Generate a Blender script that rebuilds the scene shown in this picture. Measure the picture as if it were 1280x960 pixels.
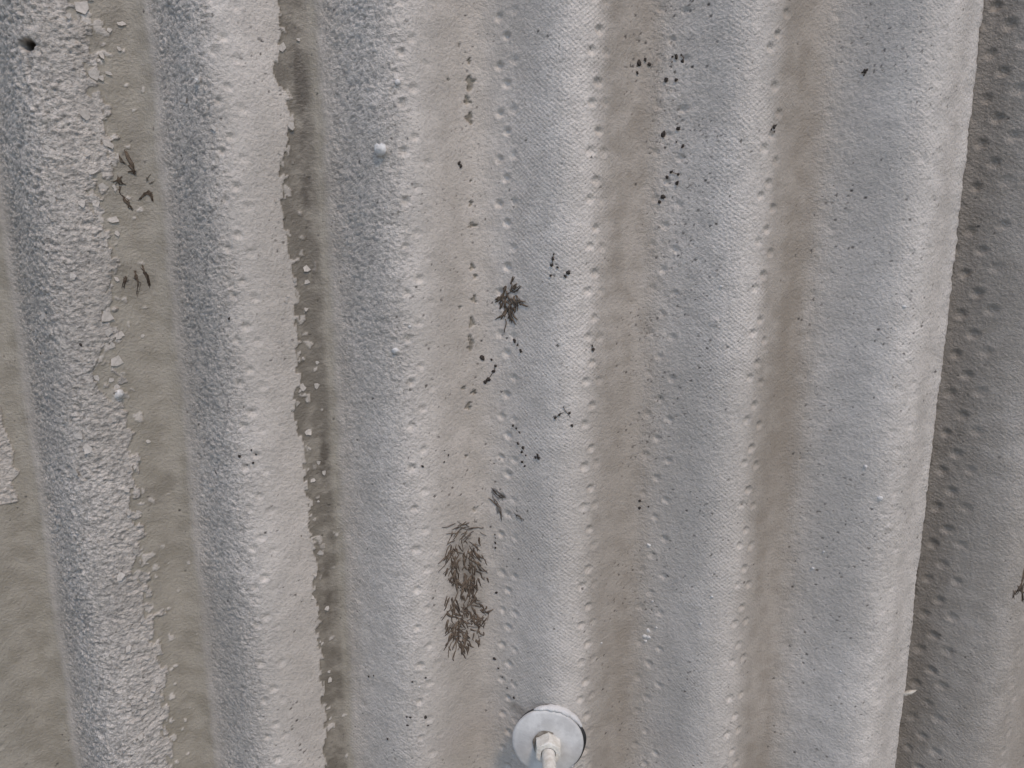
import bpy, math, random
import numpy as np
from mathutils import Vector, Matrix, Euler

for o in list(bpy.data.objects):
    bpy.data.objects.remove(o)
S = bpy.context.scene
COL = S.collection
rnd = random.Random(7)
MM = 0.001

# ------------------------------------------------------------------ camera
CAM_Z = 1.50
PITCH = math.radians(12.0)
DIST = 0.304
FPX = 961.0                                   # focal length in photo pixels
cam_d = bpy.data.cameras.new("camera")
cam = bpy.data.objects.new("camera", cam_d)
COL.objects.link(cam)
cam_d.sensor_width = 36.0
cam_d.lens = 36.0 * FPX / 1280.0
cam_d.clip_start = 0.01
cam_d.clip_end = 3000.0
CAM_LOC = Vector((0.0, -DIST * math.cos(PITCH), CAM_Z))
CAM_ROT = (Matrix.Rotation(math.radians(90) - PITCH, 3, 'X') @ Matrix.Rotation(math.radians(-0.12), 3, 'Z'))
cam.matrix_world = Matrix.Translation(CAM_LOC) @ CAM_ROT.to_4x4()
S.camera = cam
S.render.resolution_x, S.render.resolution_y = 1024, 768

# ------------------------------------------------------------------ light
SUN_AZ = 25.0       # degrees to the right of straight behind the camera
SUN_EL = 55.0
w = bpy.data.worlds.new("World")
S.world = w
w.use_nodes = True
nt = w.node_tree
sky = nt.nodes.new('ShaderNodeTexSky')
sky.sky_type = 'NISHITA'
sky.sun_disc = False
sky.sun_elevation = math.radians(SUN_EL)
sky.sun_rotation = math.radians(180.0 - SUN_AZ)
sky.air_density = 1.0
sky.dust_density = 0.8
sky.ozone_density = 1.2
nt.nodes['Background'].inputs['Strength'].default_value = 0.15
nt.links.new(sky.outputs[0], nt.nodes['Background'].inputs['Color'])
sun_d = bpy.data.lights.new("sun", 'SUN')
sun_d.energy = 1.2
sun_d.angle = math.radians(10)
sun_d.color = (1.0, 0.79, 0.58)
sun = bpy.data.objects.new("sun", sun_d)
COL.objects.link(sun)
a, e = math.radians(SUN_AZ), math.radians(SUN_EL)
to_sun = Vector((math.sin(a) * math.cos(e), -math.cos(a) * math.cos(e), math.sin(e)))
sun.rotation_euler = to_sun.to_track_quat('Z', 'Y').to_euler()
sun.location = (0.5, -2, 4)
S.view_settings.view_transform = 'Standard'
S.view_settings.look = 'None'
S.view_settings.gamma = 1.0
S.view_settings.use_curve_mapping = False
S.view_settings.exposure = 0.38
S.cycles.max_bounces = 5
S.cycles.diffuse_bounces = 3
S.cycles.glossy_bounces = 2

# ------------------------------------------------------------------ noise (numpy)
def _hash(ix, iy, seed):
    h = (ix.astype(np.int64) * 374761393 + iy.astype(np.int64) * 668265263 + seed * 974634777) & 0xFFFFFFFF
    h = ((h ^ (h >> 13)) * 1274126177) & 0xFFFFFFFF
    h = ((h ^ (h >> 15)) * 2246822519) & 0xFFFFFFFF
    h = h ^ (h >> 16)
    return (h & 0xFFFFFF).astype(np.float32) / np.float32(0xFFFFFF)

def vnoise(x, y, seed=0):
    """value noise, -1..1"""
    ix = np.floor(x); iy = np.floor(y)
    fx = (x - ix).astype(np.float32); fy = (y - iy).astype(np.float32)
    fx = fx * fx * (3 - 2 * fx); fy = fy * fy * (3 - 2 * fy)
    a = _hash(ix, iy, seed); b = _hash(ix + 1, iy, seed)
    c = _hash(ix, iy + 1, seed); d = _hash(ix + 1, iy + 1, seed)
    return 2 * ((a * (1 - fx) + b * fx) * (1 - fy) + (c * (1 - fx) + d * fx) * fy) - 1

def fbm(x, y, octaves=3, seed=0):
    r = 0; amp = 1.0; tot = 0
    for i in range(octaves):
        c, q = math.cos(0.65 + 0.9 * i) * 2 ** i, math.sin(0.65 + 0.9 * i) * 2 ** i
        r = r + amp * vnoise(x * c - y * q + 17.3 * i, x * q + y * c - 9.1 * i, seed + i)
        tot += amp; amp *= 0.5
    return r / tot

def worley(x, y, seed=0):
    """F1, F2, cell randoms r0 r1 r2, offset dx dy to the nearest cell point"""
    ix = np.floor(x); iy = np.floor(y)
    f1 = np.full(x.shape, 9, np.float32); f2 = f1.copy()
    bx = np.zeros(x.shape, np.float32); by = bx.copy(); ci = np.zeros(x.shape); cj = ci.copy()
    for i in (-1, 0, 1):
        for j in (-1, 0, 1):
            cx, cy = ix + i, iy + j
            dx = (cx + _hash(cx, cy, seed) - x).astype(np.float32)
            dy = (cy + _hash(cx, cy, seed + 5) - y).astype(np.float32)
            d = np.sqrt(dx * dx + dy * dy)
            near = d < f1
            f2 = np.where(near, f1, np.minimum(f2, d))
            f1 = np.where(near, d, f1)
            bx = np.where(near, dx, bx); by = np.where(near, dy, by)
            ci = np.where(near, cx, ci); cj = np.where(near, cy, cj)
    return f1, f2, _hash(ci, cj, seed + 11), _hash(ci, cj, seed + 12), _hash(ci, cj, seed + 13), bx, by

def sstep(a, b, x):
    t = np.clip((x - a) / (b - a), 0, 1)
    return t * t * (3 - 2 * t)

# ------------------------------------------------------------------ corrugation
P = 63.5          # pitch, mm
AMP = 9.0         # half depth, mm
THICK = 6.3       # sheet thickness, mm
XC4 = 21.5        # crest that carries the bolt, mm
def prof_y(x, off=0.0):
    """front surface of the sheet (mm); crests are nearest the camera (-Y)"""
    return -AMP * np.cos(2 * np.pi * (x - XC4) / P) + off
UNDER = 12.0       # the lower sheet lies this far behind the upper one
EDGE_X = XC4 + 2 * P + 23.5                   # free edge of the upper sheet

def ray(px, py):
    d = CAM_ROT @ Vector(((px - 640.0) / FPX, (480.0 - py) / FPX, -1.0))
    return CAM_LOC * 1000.0, d
def unproj(px, py):
    """photo pixel -> (x, z) in mm on the front of the wall (z relative to the camera height)"""
    o, d = ray(px, py)
    for off in (0.0, UNDER):
        t0, t1 = 150.0, 700.0
        for _ in range(50):
            t = 0.5 * (t0 + t1)
            if o.y + t * d.y > float(prof_y(o.x + t * d.x, off)):
                t1 = t
            else:
                t0 = t
        x, z = o.x + t0 * d.x, o.z + t0 * d.z - CAM_Z * 1000
        if x < EDGE_X:
            break
    return x, z
HMAP = {}
def wall_point(x, z, lift=0.0):
    """world point on the wall at (x, z) mm, lifted along the normal; and the normal"""
    off = 0.0 if x < EDGE_X else UNDER
    if off in HMAP:
        xs_, zs_, h_ = HMAP[off]
        lift += float(h_[min(np.searchsorted(zs_, z), len(zs_) - 1), min(np.searchsorted(xs_, x), len(xs_) - 1)])
    y = float(prof_y(x, off))
    s = AMP * 2 * math.pi / P * math.sin(2 * math.pi * (x - XC4) / P)
    n = Vector((s, -1.0, 0.0)).normalized()
    return (Vector((x, y, z + CAM_Z * 1000)) + n * lift) * MM, n

# ------------------------------------------------------------------ scene helpers
def tag(o, label=None, cat=None, group=None, kind=None):
    if label: o['label'] = label
    if cat: o['category'] = cat
    if group: o['group'] = group
    if kind: o['kind'] = kind
    return o
def empty(name, loc):
    o = bpy.data.objects.new(name, None)
    o.empty_display_size = 0.01
    o.location = loc
    COL.objects.link(o)
    return o
def link(name, me, mat, parent=None, loc=None):
    o = bpy.data.objects.new(name, me)
    if mat and not me.materials:
        me.materials.append(mat)
    COL.objects.link(o)
    if loc is not None:
        o.location = loc
    if parent:
        o.parent = parent
    return o
def mesh(name, verts, faces, smooth=False):
    me = bpy.data.meshes.new(name)
    me.from_pydata([tuple(v) for v in verts], [], faces)
    me.update()
    if smooth:
        me.polygons.foreach_set('use_smooth', [True] * len(me.polygons))
    return me

# ------------------------------------------------------------------ materials
def new_mat(name):
    m = bpy.data.materials.new(name)
    m.use_nodes = True
    return m, m.node_tree, m.node_tree.nodes['Principled BSDF']
class NG:
    def __init__(self, t): self.t = t
    def n(self, kind, **kw):
        x = self.t.nodes.new(kind)
        for k, v in kw.items(): setattr(x, k, v)
        return x
    def l(self, a, b): self.t.links.new(a, b)
    def put(self, sock, v):
        if isinstance(v, (int, float)): sock.default_value = v
        elif isinstance(v, tuple): sock.default_value = v
        else: self.l(v, sock)
    def math(self, op, a, b=0.0, c=0.0):
        x = self.n('ShaderNodeMath', operation=op)
        for i, v in enumerate((a, b, c)): self.put(x.inputs[i], v)
        return x.outputs[0]
    def attr(self, name):
        x = self.n('ShaderNodeAttribute', attribute_name=name)
        return x
    def mix(self, f, a, b, mode='MIX'):
        x = self.n('ShaderNodeMix', data_type='RGBA', blend_type=mode)
        self.put(x.inputs[0], f); self.put(x.inputs[6], a); self.put(x.inputs[7], b)
        return x.outputs[2]
    def noise(self, vec, scale, detail=2.0, rough=0.5, dist=0.0):
        x = self.n('ShaderNodeTexNoise')
        self.l(vec, x.inputs['Vector'])
        x.inputs['Scale'].default_value = scale; x.inputs['Detail'].default_value = detail
        x.inputs['Roughness'].default_value = rough; x.inputs['Distortion'].default_value = dist
        return x.outputs[0]
    def voro(self, vec, scale, feature='F1'):
        x = self.n('ShaderNodeTexVoronoi', feature=feature)
        self.l(vec, x.inputs['Vector']); x.inputs['Scale'].default_value = scale
        return x
    def ramp(self, v, a, b):
        x = self.n('ShaderNodeMapRange', interpolation_type='SMOOTHSTEP')
        self.l(v, x.inputs[0]); x.inputs[1].default_value = a; x.inputs[2].default_value = b
        return x.outputs[0]

def slate_material():
    m, t, b = new_mat('painted_slate')
    g = NG(t)
    def sep(name):
        x = g.n('ShaderNodeSeparateXYZ'); g.l(g.attr(name).outputs['Vector'], x.inputs[0])
        return x.outputs
    co = g.attr('surf').outputs['Vector']               # arc length and height on the sheet, mm
    u, v, _ = sep('surf')
    peel, crust, weave = sep('masks')
    dirt, stain_shade, pits = sep('marks')
    big, mid, hollow = sep('tone')
    n_fine = g.noise(co, 0.9, 3, 0.65)
    # paint
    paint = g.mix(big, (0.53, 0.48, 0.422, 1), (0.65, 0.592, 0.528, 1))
    paint = g.mix(g.math('MULTIPLY', mid, 0.45), paint, (0.42, 0.385, 0.34, 1))
    paint = g.mix(dirt, paint, (0.283, 0.243, 0.197, 1))
    # exposed sheet under the paint
    sub = g.mix(mid, (0.355, 0.318, 0.258, 1), (0.27, 0.24, 0.188, 1))
    col = g.mix(peel, paint, sub)
    # darker tone in the hollows between flakes
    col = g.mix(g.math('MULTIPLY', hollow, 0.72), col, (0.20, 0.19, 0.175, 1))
    col = g.mix(g.math('MULTIPLY', g.ramp(n_fine, 0.46, 0.70), 0.40), col, (0.27, 0.25, 0.225, 1))
    col = g.mix(stain_shade, col, (0.11, 0.092, 0.07, 1))
    col = g.mix(pits, col, (0.07, 0.06, 0.05, 1))
    g.l(col, b.inputs['Base Color'])
    b.inputs['Roughness'].default_value = 0.46
    b.inputs['Specular IOR Level'].default_value = 0.55
    # fine relief: fabric weave and grain
    uu = g.math('ADD', u, g.math('MULTIPLY', big, 2.0)); vv = g.math('ADD', v, g.math('MULTIPLY', big, 3.0))
    wv = g.math('MULTIPLY', g.math('SINE', g.math('MULTIPLY', uu, 2 * math.pi / 2.1)), g.math('SINE', g.math('MULTIPLY', vv, 2 * math.pi / 1.65)))
    h = g.math('MULTIPLY', g.math('MULTIPLY', wv, weave), 0.06)
    h = g.math('ADD', h, g.math('MULTIPLY', n_fine, g.math('ADD', 0.48, g.math('MULTIPLY', crust, 0.7))))
    bp = g.n('ShaderNodeBump')
    bp.inputs['Strength'].default_value = 1.0
    bp.inputs['Distance'].default_value = MM
    g.l(h, bp.inputs['Height']); g.l(bp.outputs[0], b.inputs['Normal'])
    return m

def simple_mat(name, c1, c2, scale=300.0, rough=0.6, metal=0.0, bump=0.0, spec=0.4, bscale=None):
    m, t, b = new_mat(name)
    g = NG(t)
    co = g.n('ShaderNodeTexCoord').outputs['Object']
    n = g.noise(co, scale, 4, 0.6)
    g.l(g.mix(g.ramp(n, 0.35, 0.68), c1 + (1,), c2 + (1,)), b.inputs['Base Color'])
    b.inputs['Roughness'].default_value = rough
    b.inputs['Metallic'].default_value = metal
    b.inputs['Specular IOR Level'].default_value = spec
    if bump:
        bp = g.n('ShaderNodeBump'); bp.inputs['Distance'].default_value = MM; bp.inputs['Strength'].default_value = bump
        g.l(g.noise(co, bscale or scale * 3, 3, 0.6), bp.inputs['Height']); g.l(bp.outputs[0], b.inputs['Normal'])
    return m

M_SLATE = slate_material()
M_FLAKE = simple_mat('paint_flake', (0.44, 0.40, 0.35), (0.57, 0.52, 0.465), 2.0, 0.6)
M_LUMP = simple_mat('paint_lump', (0.54, 0.52, 0.49), (0.66, 0.64, 0.61), 2.0, 0.55)
M_ROOT = simple_mat('dry_rootlet', (0.075, 0.055, 0.04), (0.18, 0.138, 0.10), 450, 0.8)
M_PAD = simple_mat('tendril_pad', (0.022, 0.018, 0.015), (0.06, 0.047, 0.038), 2.0, 0.8)
M_WASHER = simple_mat('washer_paint', (0.50, 0.485, 0.46), (0.66, 0.645, 0.615), 140, 0.45, bump=0.2, spec=0.5)
M_NUT = simple_mat('nut_paint', (0.62, 0.58, 0.50), (0.78, 0.75, 0.68), 350, 0.45, bump=0.5)
M_CHIP = simple_mat('curled_chip', (0.30, 0.25, 0.19), (0.58, 0.54, 0.46), 260, 0.6, bump=0.6)
M_RUBBER = simple_mat('black_rubber', (0.02, 0.02, 0.02), (0.04, 0.038, 0.036), 300, 0.7)
M_SEAL = simple_mat('white_sealant', (0.58, 0.56, 0.53), (0.66, 0.645, 0.62), 300, 0.55, bump=0.6)
M_CONC = simple_mat('concrete', (0.27, 0.26, 0.245), (0.36, 0.35, 0.33), 9, 0.9, bump=0.8, bscale=220)
M_GROUND = simple_mat('ground', (0.17, 0.15, 0.125), (0.25, 0.225, 0.19), 3, 0.95, bump=1.0, bscale=120)

# ------------------------------------------------------------------ ground and plinth
g_me = mesh('ground', [(-300, -300, 0), (300, -300, 0), (300, 300, 0), (-300, 300, 0)], [(0, 1, 2, 3)])
tag(link('ground', g_me, M_GROUND), kind='structure')
def box_mesh(name, x0, x1, y0, y1, z0, z1):
    v = [(x, y, z) for z in (z0, z1) for y in (y0, y1) for x in (x0, x1)]
    f = [(0, 2, 3, 1), (4, 5, 7, 6), (0, 1, 5, 4), (2, 6, 7, 3), (0, 4, 6, 2), (1, 3, 7, 5)]
    return mesh(name, v, f)

wall = empty('corrugated_wall', (0, 0, 0))
tag(wall, 'weathered grey painted corrugated slate wall with peeling paint filling the whole picture', 'wall')
link('plinth', box_mesh('plinth', -1.9, 1.9, -0.03, 0.22, -0.05, 0.42), M_CONC, wall)
link('backing', box_mesh('backing', -1.85, 1.85, 0.03, 0.2, 0.421, 2.72), M_CONC, wall)

# ------------------------------------------------------------------ slate panels
def spaced(a, b, f0, f1, df, m, dm, dc):
    """coordinates from a to b: df inside [f0,f1], dm within m of it, dc beyond"""
    out = [a]
    while out[-1] < b:
        x = out[-1]
        d = df if f0 <= x <= f1 else (dm if f0 - m <= x <= f1 + m else dc)
        for lim in (f0 - m, f0):
            if x < lim - 1e-6 and x + d > lim: d = lim - x
        out.append(min(x + d, b))
    return np.array(out)

# paint edge on the second ridge (photo pixels)
EDGE2 = [unproj(px, py) for px, py in ((347, -60), (343, 0), (354, 40), (348, 62), (345, 95), (357, 120), (362, 150), (356, 185), (350, 215),
         (352, 250), (362, 290), (366, 330), (368, 380), (370, 430), (369, 480), (366, 520), (377, 560), (383, 600), (386, 640), (392, 720), (398, 800), (404, 960))]
PATCH = [unproj(px, py) for px, py in ((-60, 470), (-4, 500), (2, 510), (3, 530), (12, 548), (18, 566), (15, 582), (26, 590), (14, 602), (22, 618), (24, 627), (-5, 632), (-70, 640))]

DENTS = []     # x, z, radius, depth
def build_dents():
    r = random.Random(3)
    rows = [  # ridge, phase of the row, strengths of the columns, column step (mm)
        (1, 0.02, (0.5, 0.4), 7.0), (2, 0.13, (0.75, 0.75, 0.4), 3.6), (3, 0.165, (0.95, 0.6, 0.25), 3.9), (4, -0.31, (0.85, 0.9, 0.5), 2.7),
        (4, 0.205, (0.9, 0.95, 0.45), 2.5), (5, -0.345, (0.45, 0.6, 0.6), 4.2), (5, 0.205, (0.8, 0.95, 0.8), 3.0), (6, -0.36, (0.25, 0.2), 4.0),
        (6, 0.10, (0.25, 0.3, 0.3), 3.5), (7, -0.33, (0.5, 1.0, 1.0, 0.7), 4.4), (7, 0.2, (0.6, 0.6), 3.0), (3, -0.34, (0.2, 0.25), 3.2),
        (8, -0.3, (0.7, 0.7), 3.0), (0, 0.2, (0.5, 0.5), 3.0)]
    for k, ph, cols, step in rows:
        xc = XC4 + (k - 4) * P + (ph - 0.055) * P
        for c, s in enumerate(cols):
            z = -420.0 + (0.5 * c % 1.0) * 17.0 + 1.5 * r.random()
            while z < 240:
                z += 17.0 + r.uniform(-0.5, 0.5)
                if r.random() < 0.06: continue
                q = s * r.uniform(0.75, 1.1)
                DENTS.append((xc + (c - (len(cols) - 1) / 2) * step + r.uniform(-0.35, 0.35), z, r.uniform(1.15, 1.4) * (1.3 if k == 7 else 1), (0.75 if k == 7 else 1.05) * q))
build_dents()

# small marks given by photo pixels: chips on the third ridge, lumps, pin holes
CHIPS = [(588, 103, 3.2, 6.2), (584, 126, 2.6, 3.4), (586, 148, 2.8, 4.6), (586, 76, 1.2, 2.8), (590, 281, 3.6, 2.4), (588, 254, 1.4, 2.6),
         (590, 334, 2.0, 3.0), (594, 345, 1.4, 2.0), (592, 374, 2.2, 3.4), (590, 404, 2.4, 4.4), (589, 428, 2.2, 7.0), (592, 490, 2.4, 2.0),
         (585, 508, 2.4, 3.6), (579, 485, 1.6, 1.8), (575, 384, 1.2, 1.4), (560, 99, 1.0, 1.0), (574, 56, 1.2, 1.4), (588, 226, 1.4, 1.0), (594, 636, 2.6, 2.0),
         (582, 570, 1.2, 1.2)]
BLOBS = [(478, 188, 3.3, 1.9), (497, 102, 2.0, 0.9), (495, 437, 2.4, 0.8), (492, 420, 1.8, 0.5), (148, 492, 3.2, 1.5), (250, 101, 2.2, 0.9), (115, 650, 2.4, 0.9),
         (1110, 658, 1.8, 0.7), (1100, 622, 3.2, 0.6), (893, 402, 2.6, 0.5), (1168, 676, 2.6, 0.6), (1165, 640, 2.2, 0.5)]

def windows(cx, cz, xs, zs, rx, rz):
    i0, i1 = np.searchsorted(xs, (cx - rx, cx + rx)); j0, j1 = np.searchsorted(zs, (cz - rz, cz + rz))
    return slice(j0, j1), slice(i0, i1)

def build_panel(x0, x1, off, detail, seed):
    if detail:
        xs = spaced(x0, x1, -236.0, 262.0, 0.44, 90, 1.0, 4.0)
        zs = spaced(-1050.0, 1150.0, -272.0, 104.0, 0.45, 90, 1.0, 8.0)
    else:
        xs = spaced(x0, x1, 1e4, 1e4, 1, 0, 1, 3.0)
        zs = spaced(-1050.0, 1150.0, -300, 200, 4.0, 100, 8.0, 14.0)
    X, Z = np.meshgrid(xs, zs)                    # rows = z
    kk = np.round((X - XC4) / P) + 4
    ph = (X - XC4) / P + 4 - kk                   # -0.5 .. 0.5 across a ridge
    H = np.zeros_like(X)
    fine = sstep(-340, -320, X) * sstep(345, 330, X) * sstep(-365, -350, Z) * sstep(195, 180, Z) if detail else np.zeros_like(X)

    up = sstep(-170, 20, Z)                       # 0 low, 1 high in the picture
    # --- masks
    crust = np.zeros_like(X); weave = np.zeros_like(X) + 0.15; dirt = np.zeros_like(X); stain_shade = np.zeros_like(X); pits = np.zeros_like(X) + 0.12
    n8 = fbm(X / 16, Z / 16, 3, seed + 1)
    n30 = fbm(X / 45, Z / 60, 3, seed + 2)
    k = kk
    crust = np.where(k <= 1, sstep(-0.46, -0.36, ph) * (1 - 0.35 * sstep(0.05, 0.4, ph)) * 1.0, crust)
    c2 = sstep(-0.465, -0.36, ph + 0.02 * n8) * (1 - 0.92 * sstep(-0.06, 0.13, ph + 0.05 * n8))
    crust = np.where(k == 2, c2 * (0.8 + 0.2 * up), crust)
    c3 = sstep(-0.49, -0.38, ph + 0.02 * n8) * (1 - 0.97 * sstep(0.0, 0.14, ph + 0.04 * n8))
    crust = np.where(k == 3, c3 * (0.34 + 0.46 * up), crust)
    crust = np.where(k == 4, (0.06 + 0.16 * up) * sstep(-0.45, -0.3, ph) * (1 - sstep(0.0, 0.15, ph)), crust)
    crust = np.where(k == 5, (0.10 + 0.16 * up) * (1 - sstep(0.0, 0.2, ph)), crust)
    crust = np.where(k == 6, 0.07 + 0.10 * sstep(0.05, 0.2, ph), crust)
    crust = np.where(k >= 7, 0.08 + 0.12 * sstep(-0.3, 0.0, ph), crust)
    weave = np.where(k == 4, sstep(-0.42, -0.25, ph) * (1 - sstep(0.12, 0.3, ph)), weave)
    weave = np.where(k == 5, 0.35 + 0.65 * sstep(-0.3, -0.1, ph) * (1 - sstep(0.12, 0.3, ph)), weave)
    weave = np.where(k == 6, 0.25 + 0.45 * sstep(-0.15, 0.0, ph), weave)
    weave = np.where(k == 3, 0.15 + 0.7 * (1 - up) * (1 - sstep(0.1, 0.3, ph)), weave)
    weave = np.where(k >= 7, 0.5, weave)
    dl = sstep(0.08, 0.23, ph)
    dr = sstep(-0.37, -0.5, ph)
    for kv, dv in ((2, 0.2), (3, 0.42), (4, 0.95), (5, 1.0), (6, 0.5)):
        dirt = np.where(k == kv, np.maximum(dirt, dv * dl), dirt)
        dirt = np.where(k == kv + 1, np.maximum(dirt, dv * dr), dirt)
    dirt = np.where(k <= 3, np.maximum(dirt, 0.6 * sstep(-0.34, -0.45, ph)), dirt)
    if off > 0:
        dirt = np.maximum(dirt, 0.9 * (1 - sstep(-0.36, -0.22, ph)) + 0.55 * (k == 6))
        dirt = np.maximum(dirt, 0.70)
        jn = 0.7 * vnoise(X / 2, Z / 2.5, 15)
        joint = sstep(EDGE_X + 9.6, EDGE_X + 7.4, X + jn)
        stain_shade = np.maximum(stain_shade, 1.0 * joint + 0.72 * sstep(EDGE_X + 28, EDGE_X + 10, X))  # joint dirt, plus the overlap's shade painted in as a dark gradient
    pits = np.where((k == 5), 0.95 * (1 - sstep(-0.25, 0.0, ph)) * (0.4 + 0.6 * up) + 0.15, pits)
    pits = np.where((k == 6), 0.36, pits)
    pits = np.where((k == 3) & (ph > 0.1), 0.45, pits)
    pits = np.where((k == 4) & (ph > 0.3), 0.7, pits)
    pits = np.where((k == 2) & (ph > 0.15), 0.35, pits)

    def blur_x(A, n):
        B = np.pad(A, ((0, 0), (n, n)), mode='edge').cumsum(1)
        B = np.pad(B, ((0, 0), (1, 0)))
        return (B[:, 2 * n + 1:] - B[:, :-2 * n - 1]) / (2 * n + 1)
    if detail:
        crust, weave, dirt, pits = blur_x(crust, 3), blur_x(weave, 6), blur_x(blur_x(dirt, 7), 7), blur_x(pits, 7)

    # --- peeled paint (mm beyond the paint edge; > 0 is bare sheet)
    wx, wz = X + 1.2 * vnoise(X / 2.3, Z / 2.3, 40), Z + 1.2 * vnoise(X / 2.3 + 7, Z / 2.3, 41)
    f1, f2, r0, r1, r2, dx, dy = worley(wx / 2.9, wz / 3.3, 21)
    F = np.full_like(X, -20.0)
    big = fbm(X / 13, Z / 19, 3, 31)
    # ridge one, right-hand slope, and the slope left of it
    e1 = 0.235 + 0.03 * np.sin(Z / 37.0)
    F = np.where(k == 1, (ph - e1) * P + 6.5 * big + 4.5 * (r0 - 0.5) + 1.2 * n8, F)
    F = np.where((k == 0) & (ph > 0), 6.0 + 3 * (r0 - 0.5), F)
    ez = np.array([p[1] for p in EDGE2])[::-1]; ex = np.array([p[0] for p in EDGE2])[::-1]
    F = np.where((k == 2) & (ph > 0.05), X - np.interp(Z, ez, ex) + 2.0 * (r0 - 0.5) + 1.8 * big * (0.6 + 0.9 * (1 - up)) + 0.9 * n8, F)
    # the loose coat at the far left keeps a clean edge
    px_ = np.array([p[0] for p in PATCH]); pz_ = np.array([p[1] for p in PATCH])
    inside = np.zeros(X.shape, bool)
    for i in range(len(PATCH)):
        xa, za = PATCH[i]; xb, zb = PATCH[(i + 1) % len(PATCH)]
        if abs(zb - za) < 1e-6: continue
        c = ((za > Z) != (zb > Z)) & (X + 0.5 * n8 < (xb - xa) * (Z - za) / (zb - za) + xa)
        inside ^= c
    F = np.where(inside, -5, F)
    for px, py, sx, sz in CHIPS:
        cx, cz = unproj(px, py)
        wsl = windows(cx, cz, xs, zs, sx * 1.4, sz * 1.4)
        xx, zz = X[wsl] - cx, Z[wsl] - cz
        th = np.arctan2(zz, xx)
        q = 1.0 - np.hypot(xx / (sx * 0.42), zz / (sz * 0.42)) - 0.34 * np.sin(3 * th + px) - 0.2 * np.sin(5 * th + py)
        F[wsl] = np.maximum(F[wsl], q * 1.2)
        cm = sstep(-0.1, 0.1, q)
        H[wsl] -= 0.45 * cm * fine[wsl]
        stain_shade[wsl] = np.maximum(stain_shade[wsl], 0.5 * cm)
    if off > 0:
        F[:] = -20
    peel = sstep(-0.12, 0.16, F)
    if off == 0:
        foot = sstep(-0.435, -0.5, ph + 0.02 * n8 + 0.012 * big)
        peel = np.where((k >= 1) & (k <= 3) & (ph < -0.3), np.maximum(peel, foot), peel)
    crust = crust * (1 - 0.93 * peel)
    # chips left over in the bare strips
    left = ((F > 0.3) & (F < 9) & (r1 > 0.998 - 0.22 * np.exp(-F / 2.2)) & (f2 - f1 > 0.10)).astype(float) if detail else np.zeros_like(X)
    small = worley(X / 1.7 + 0.3 * n8, Z / 1.7, 77)
    left = np.maximum(left, ((F > 0.3) & (small[2] > 0.996 - 0.05 * np.exp(-np.clip(F, 0, 50) / 6.0)) & (small[1] - small[0] > 0.18)).astype(float)) if detail else left
    left = left * (k >= 1)
    peel = peel * (1 - 0.92 * left)
    # dark growth stain in the bare strip of the second ridge
    stz = np.exp(-((ph - 0.425) / 0.055) ** 2) * (0.6 + 0.6 * sstep(-0.2, 0.45, fbm(X / 9, Z / 28, 3, 91)))
    stain_shade = np.where((k == 2) & (ph > 0.2), np.maximum(0.66 * peel, 1.2 * stz * sstep(-0.6, 0.2, np.sin(Z / 26.0 + 0.9) + 0.7 * n8 + 0.5)), stain_shade)
    stain_shade = np.where(k == 2, stain_shade * (1 - sstep(0.455, 0.5, ph)), stain_shade)
    stain_shade = np.where((k == 1) & (ph > 0.2), 0.30 * (1 - sstep(0.40, 0.5, ph)) * sstep(0.0, 0.6, n8 + 0.3 * n30) , stain_shade)

    # --- relief, mm outwards
    H += 0.45 * n30 + 0.16 * n8
    H += 0.34 * (1 - peel) * fine
    lift = (peel > 0.05) & (peel < 0.95)
    edge_curl = np.exp(-np.clip(-F, 0, 9) / 0.9) * (F < 0.05) * (0.35 + 0.65 * r2)
    H += 0.30 * edge_curl * fine * (k <= 2)
    H += (0.02 * left + 0.22 * left * (dx * (r0 - 0.5) + dy * (r2 - 0.5)) * 2) * fine
    # crust: tilted chips of two sizes
    if detail:
        a1 = worley(wx / 1.6, wz / 1.6, 51)
        a2 = worley((X + 0.5 * vnoise(X, Z, 8)) / 1.0, Z / 1.0, 61)
        gap1 = 1 - sstep(0.0, 0.18, a1[1] - a1[0])
        t1 = (a1[2] - 0.5) * 0.9 + (a1[5] * (a1[3] - 0.5) + a1[6] * (a1[4] - 0.7)) * 1.9 - 0.30 * gap1
        t2 = (a2[2] - 0.5) * 0.55 + (a2[5] * (a2[3] - 0.5) + a2[6] * (a2[4] - 0.65)) * 0.8
        worm = np.tanh(2.2 * fbm((X + 0.7 * Z) / 1.5, (Z - 0.5 * X) / 0.95, 2, 66))
        coarse = np.where(k <= 1, 1.0, np.where(k == 2, 0.42, 0.2))
        patchy = 0.55 + 0.45 * sstep(-0.4, 0.4, fbm(X / 7, Z / 7, 3, 71))
        H += crust * fine * patchy * (coarse * 0.58 * t1 + (0.36 + 0.42 * coarse) * t2 + 0.26 * worm + 0.25 * fbm(X / 3.4, Z / 3.4, 2, 68))
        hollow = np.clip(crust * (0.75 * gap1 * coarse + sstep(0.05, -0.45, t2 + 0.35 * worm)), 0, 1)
        H += (0.05 * fbm(X / 2.2, Z / 2.2, 2, 67) + 0.05 * vnoise(X / 0.95, Z / 0.95, 69)) * (1 - 0.7 * peel) * fine
    else:
        hollow = crust * 0.3
    # pin holes
    pw = worley(X / 1.55, Z / 1.55, 81)
    pit = ((pw[2] > 1 - 0.42 * pits * sstep(-0.35, 0.5, n8 + 0.5 * fbm(X / 5, Z / 5, 2, 83))) & (pw[0] < 0.10 + 0.24 * pw[3] ** 2)) * (0.45 + 0.55 * pw[4]) * fine
    H -= 0.16 * pit
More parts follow.
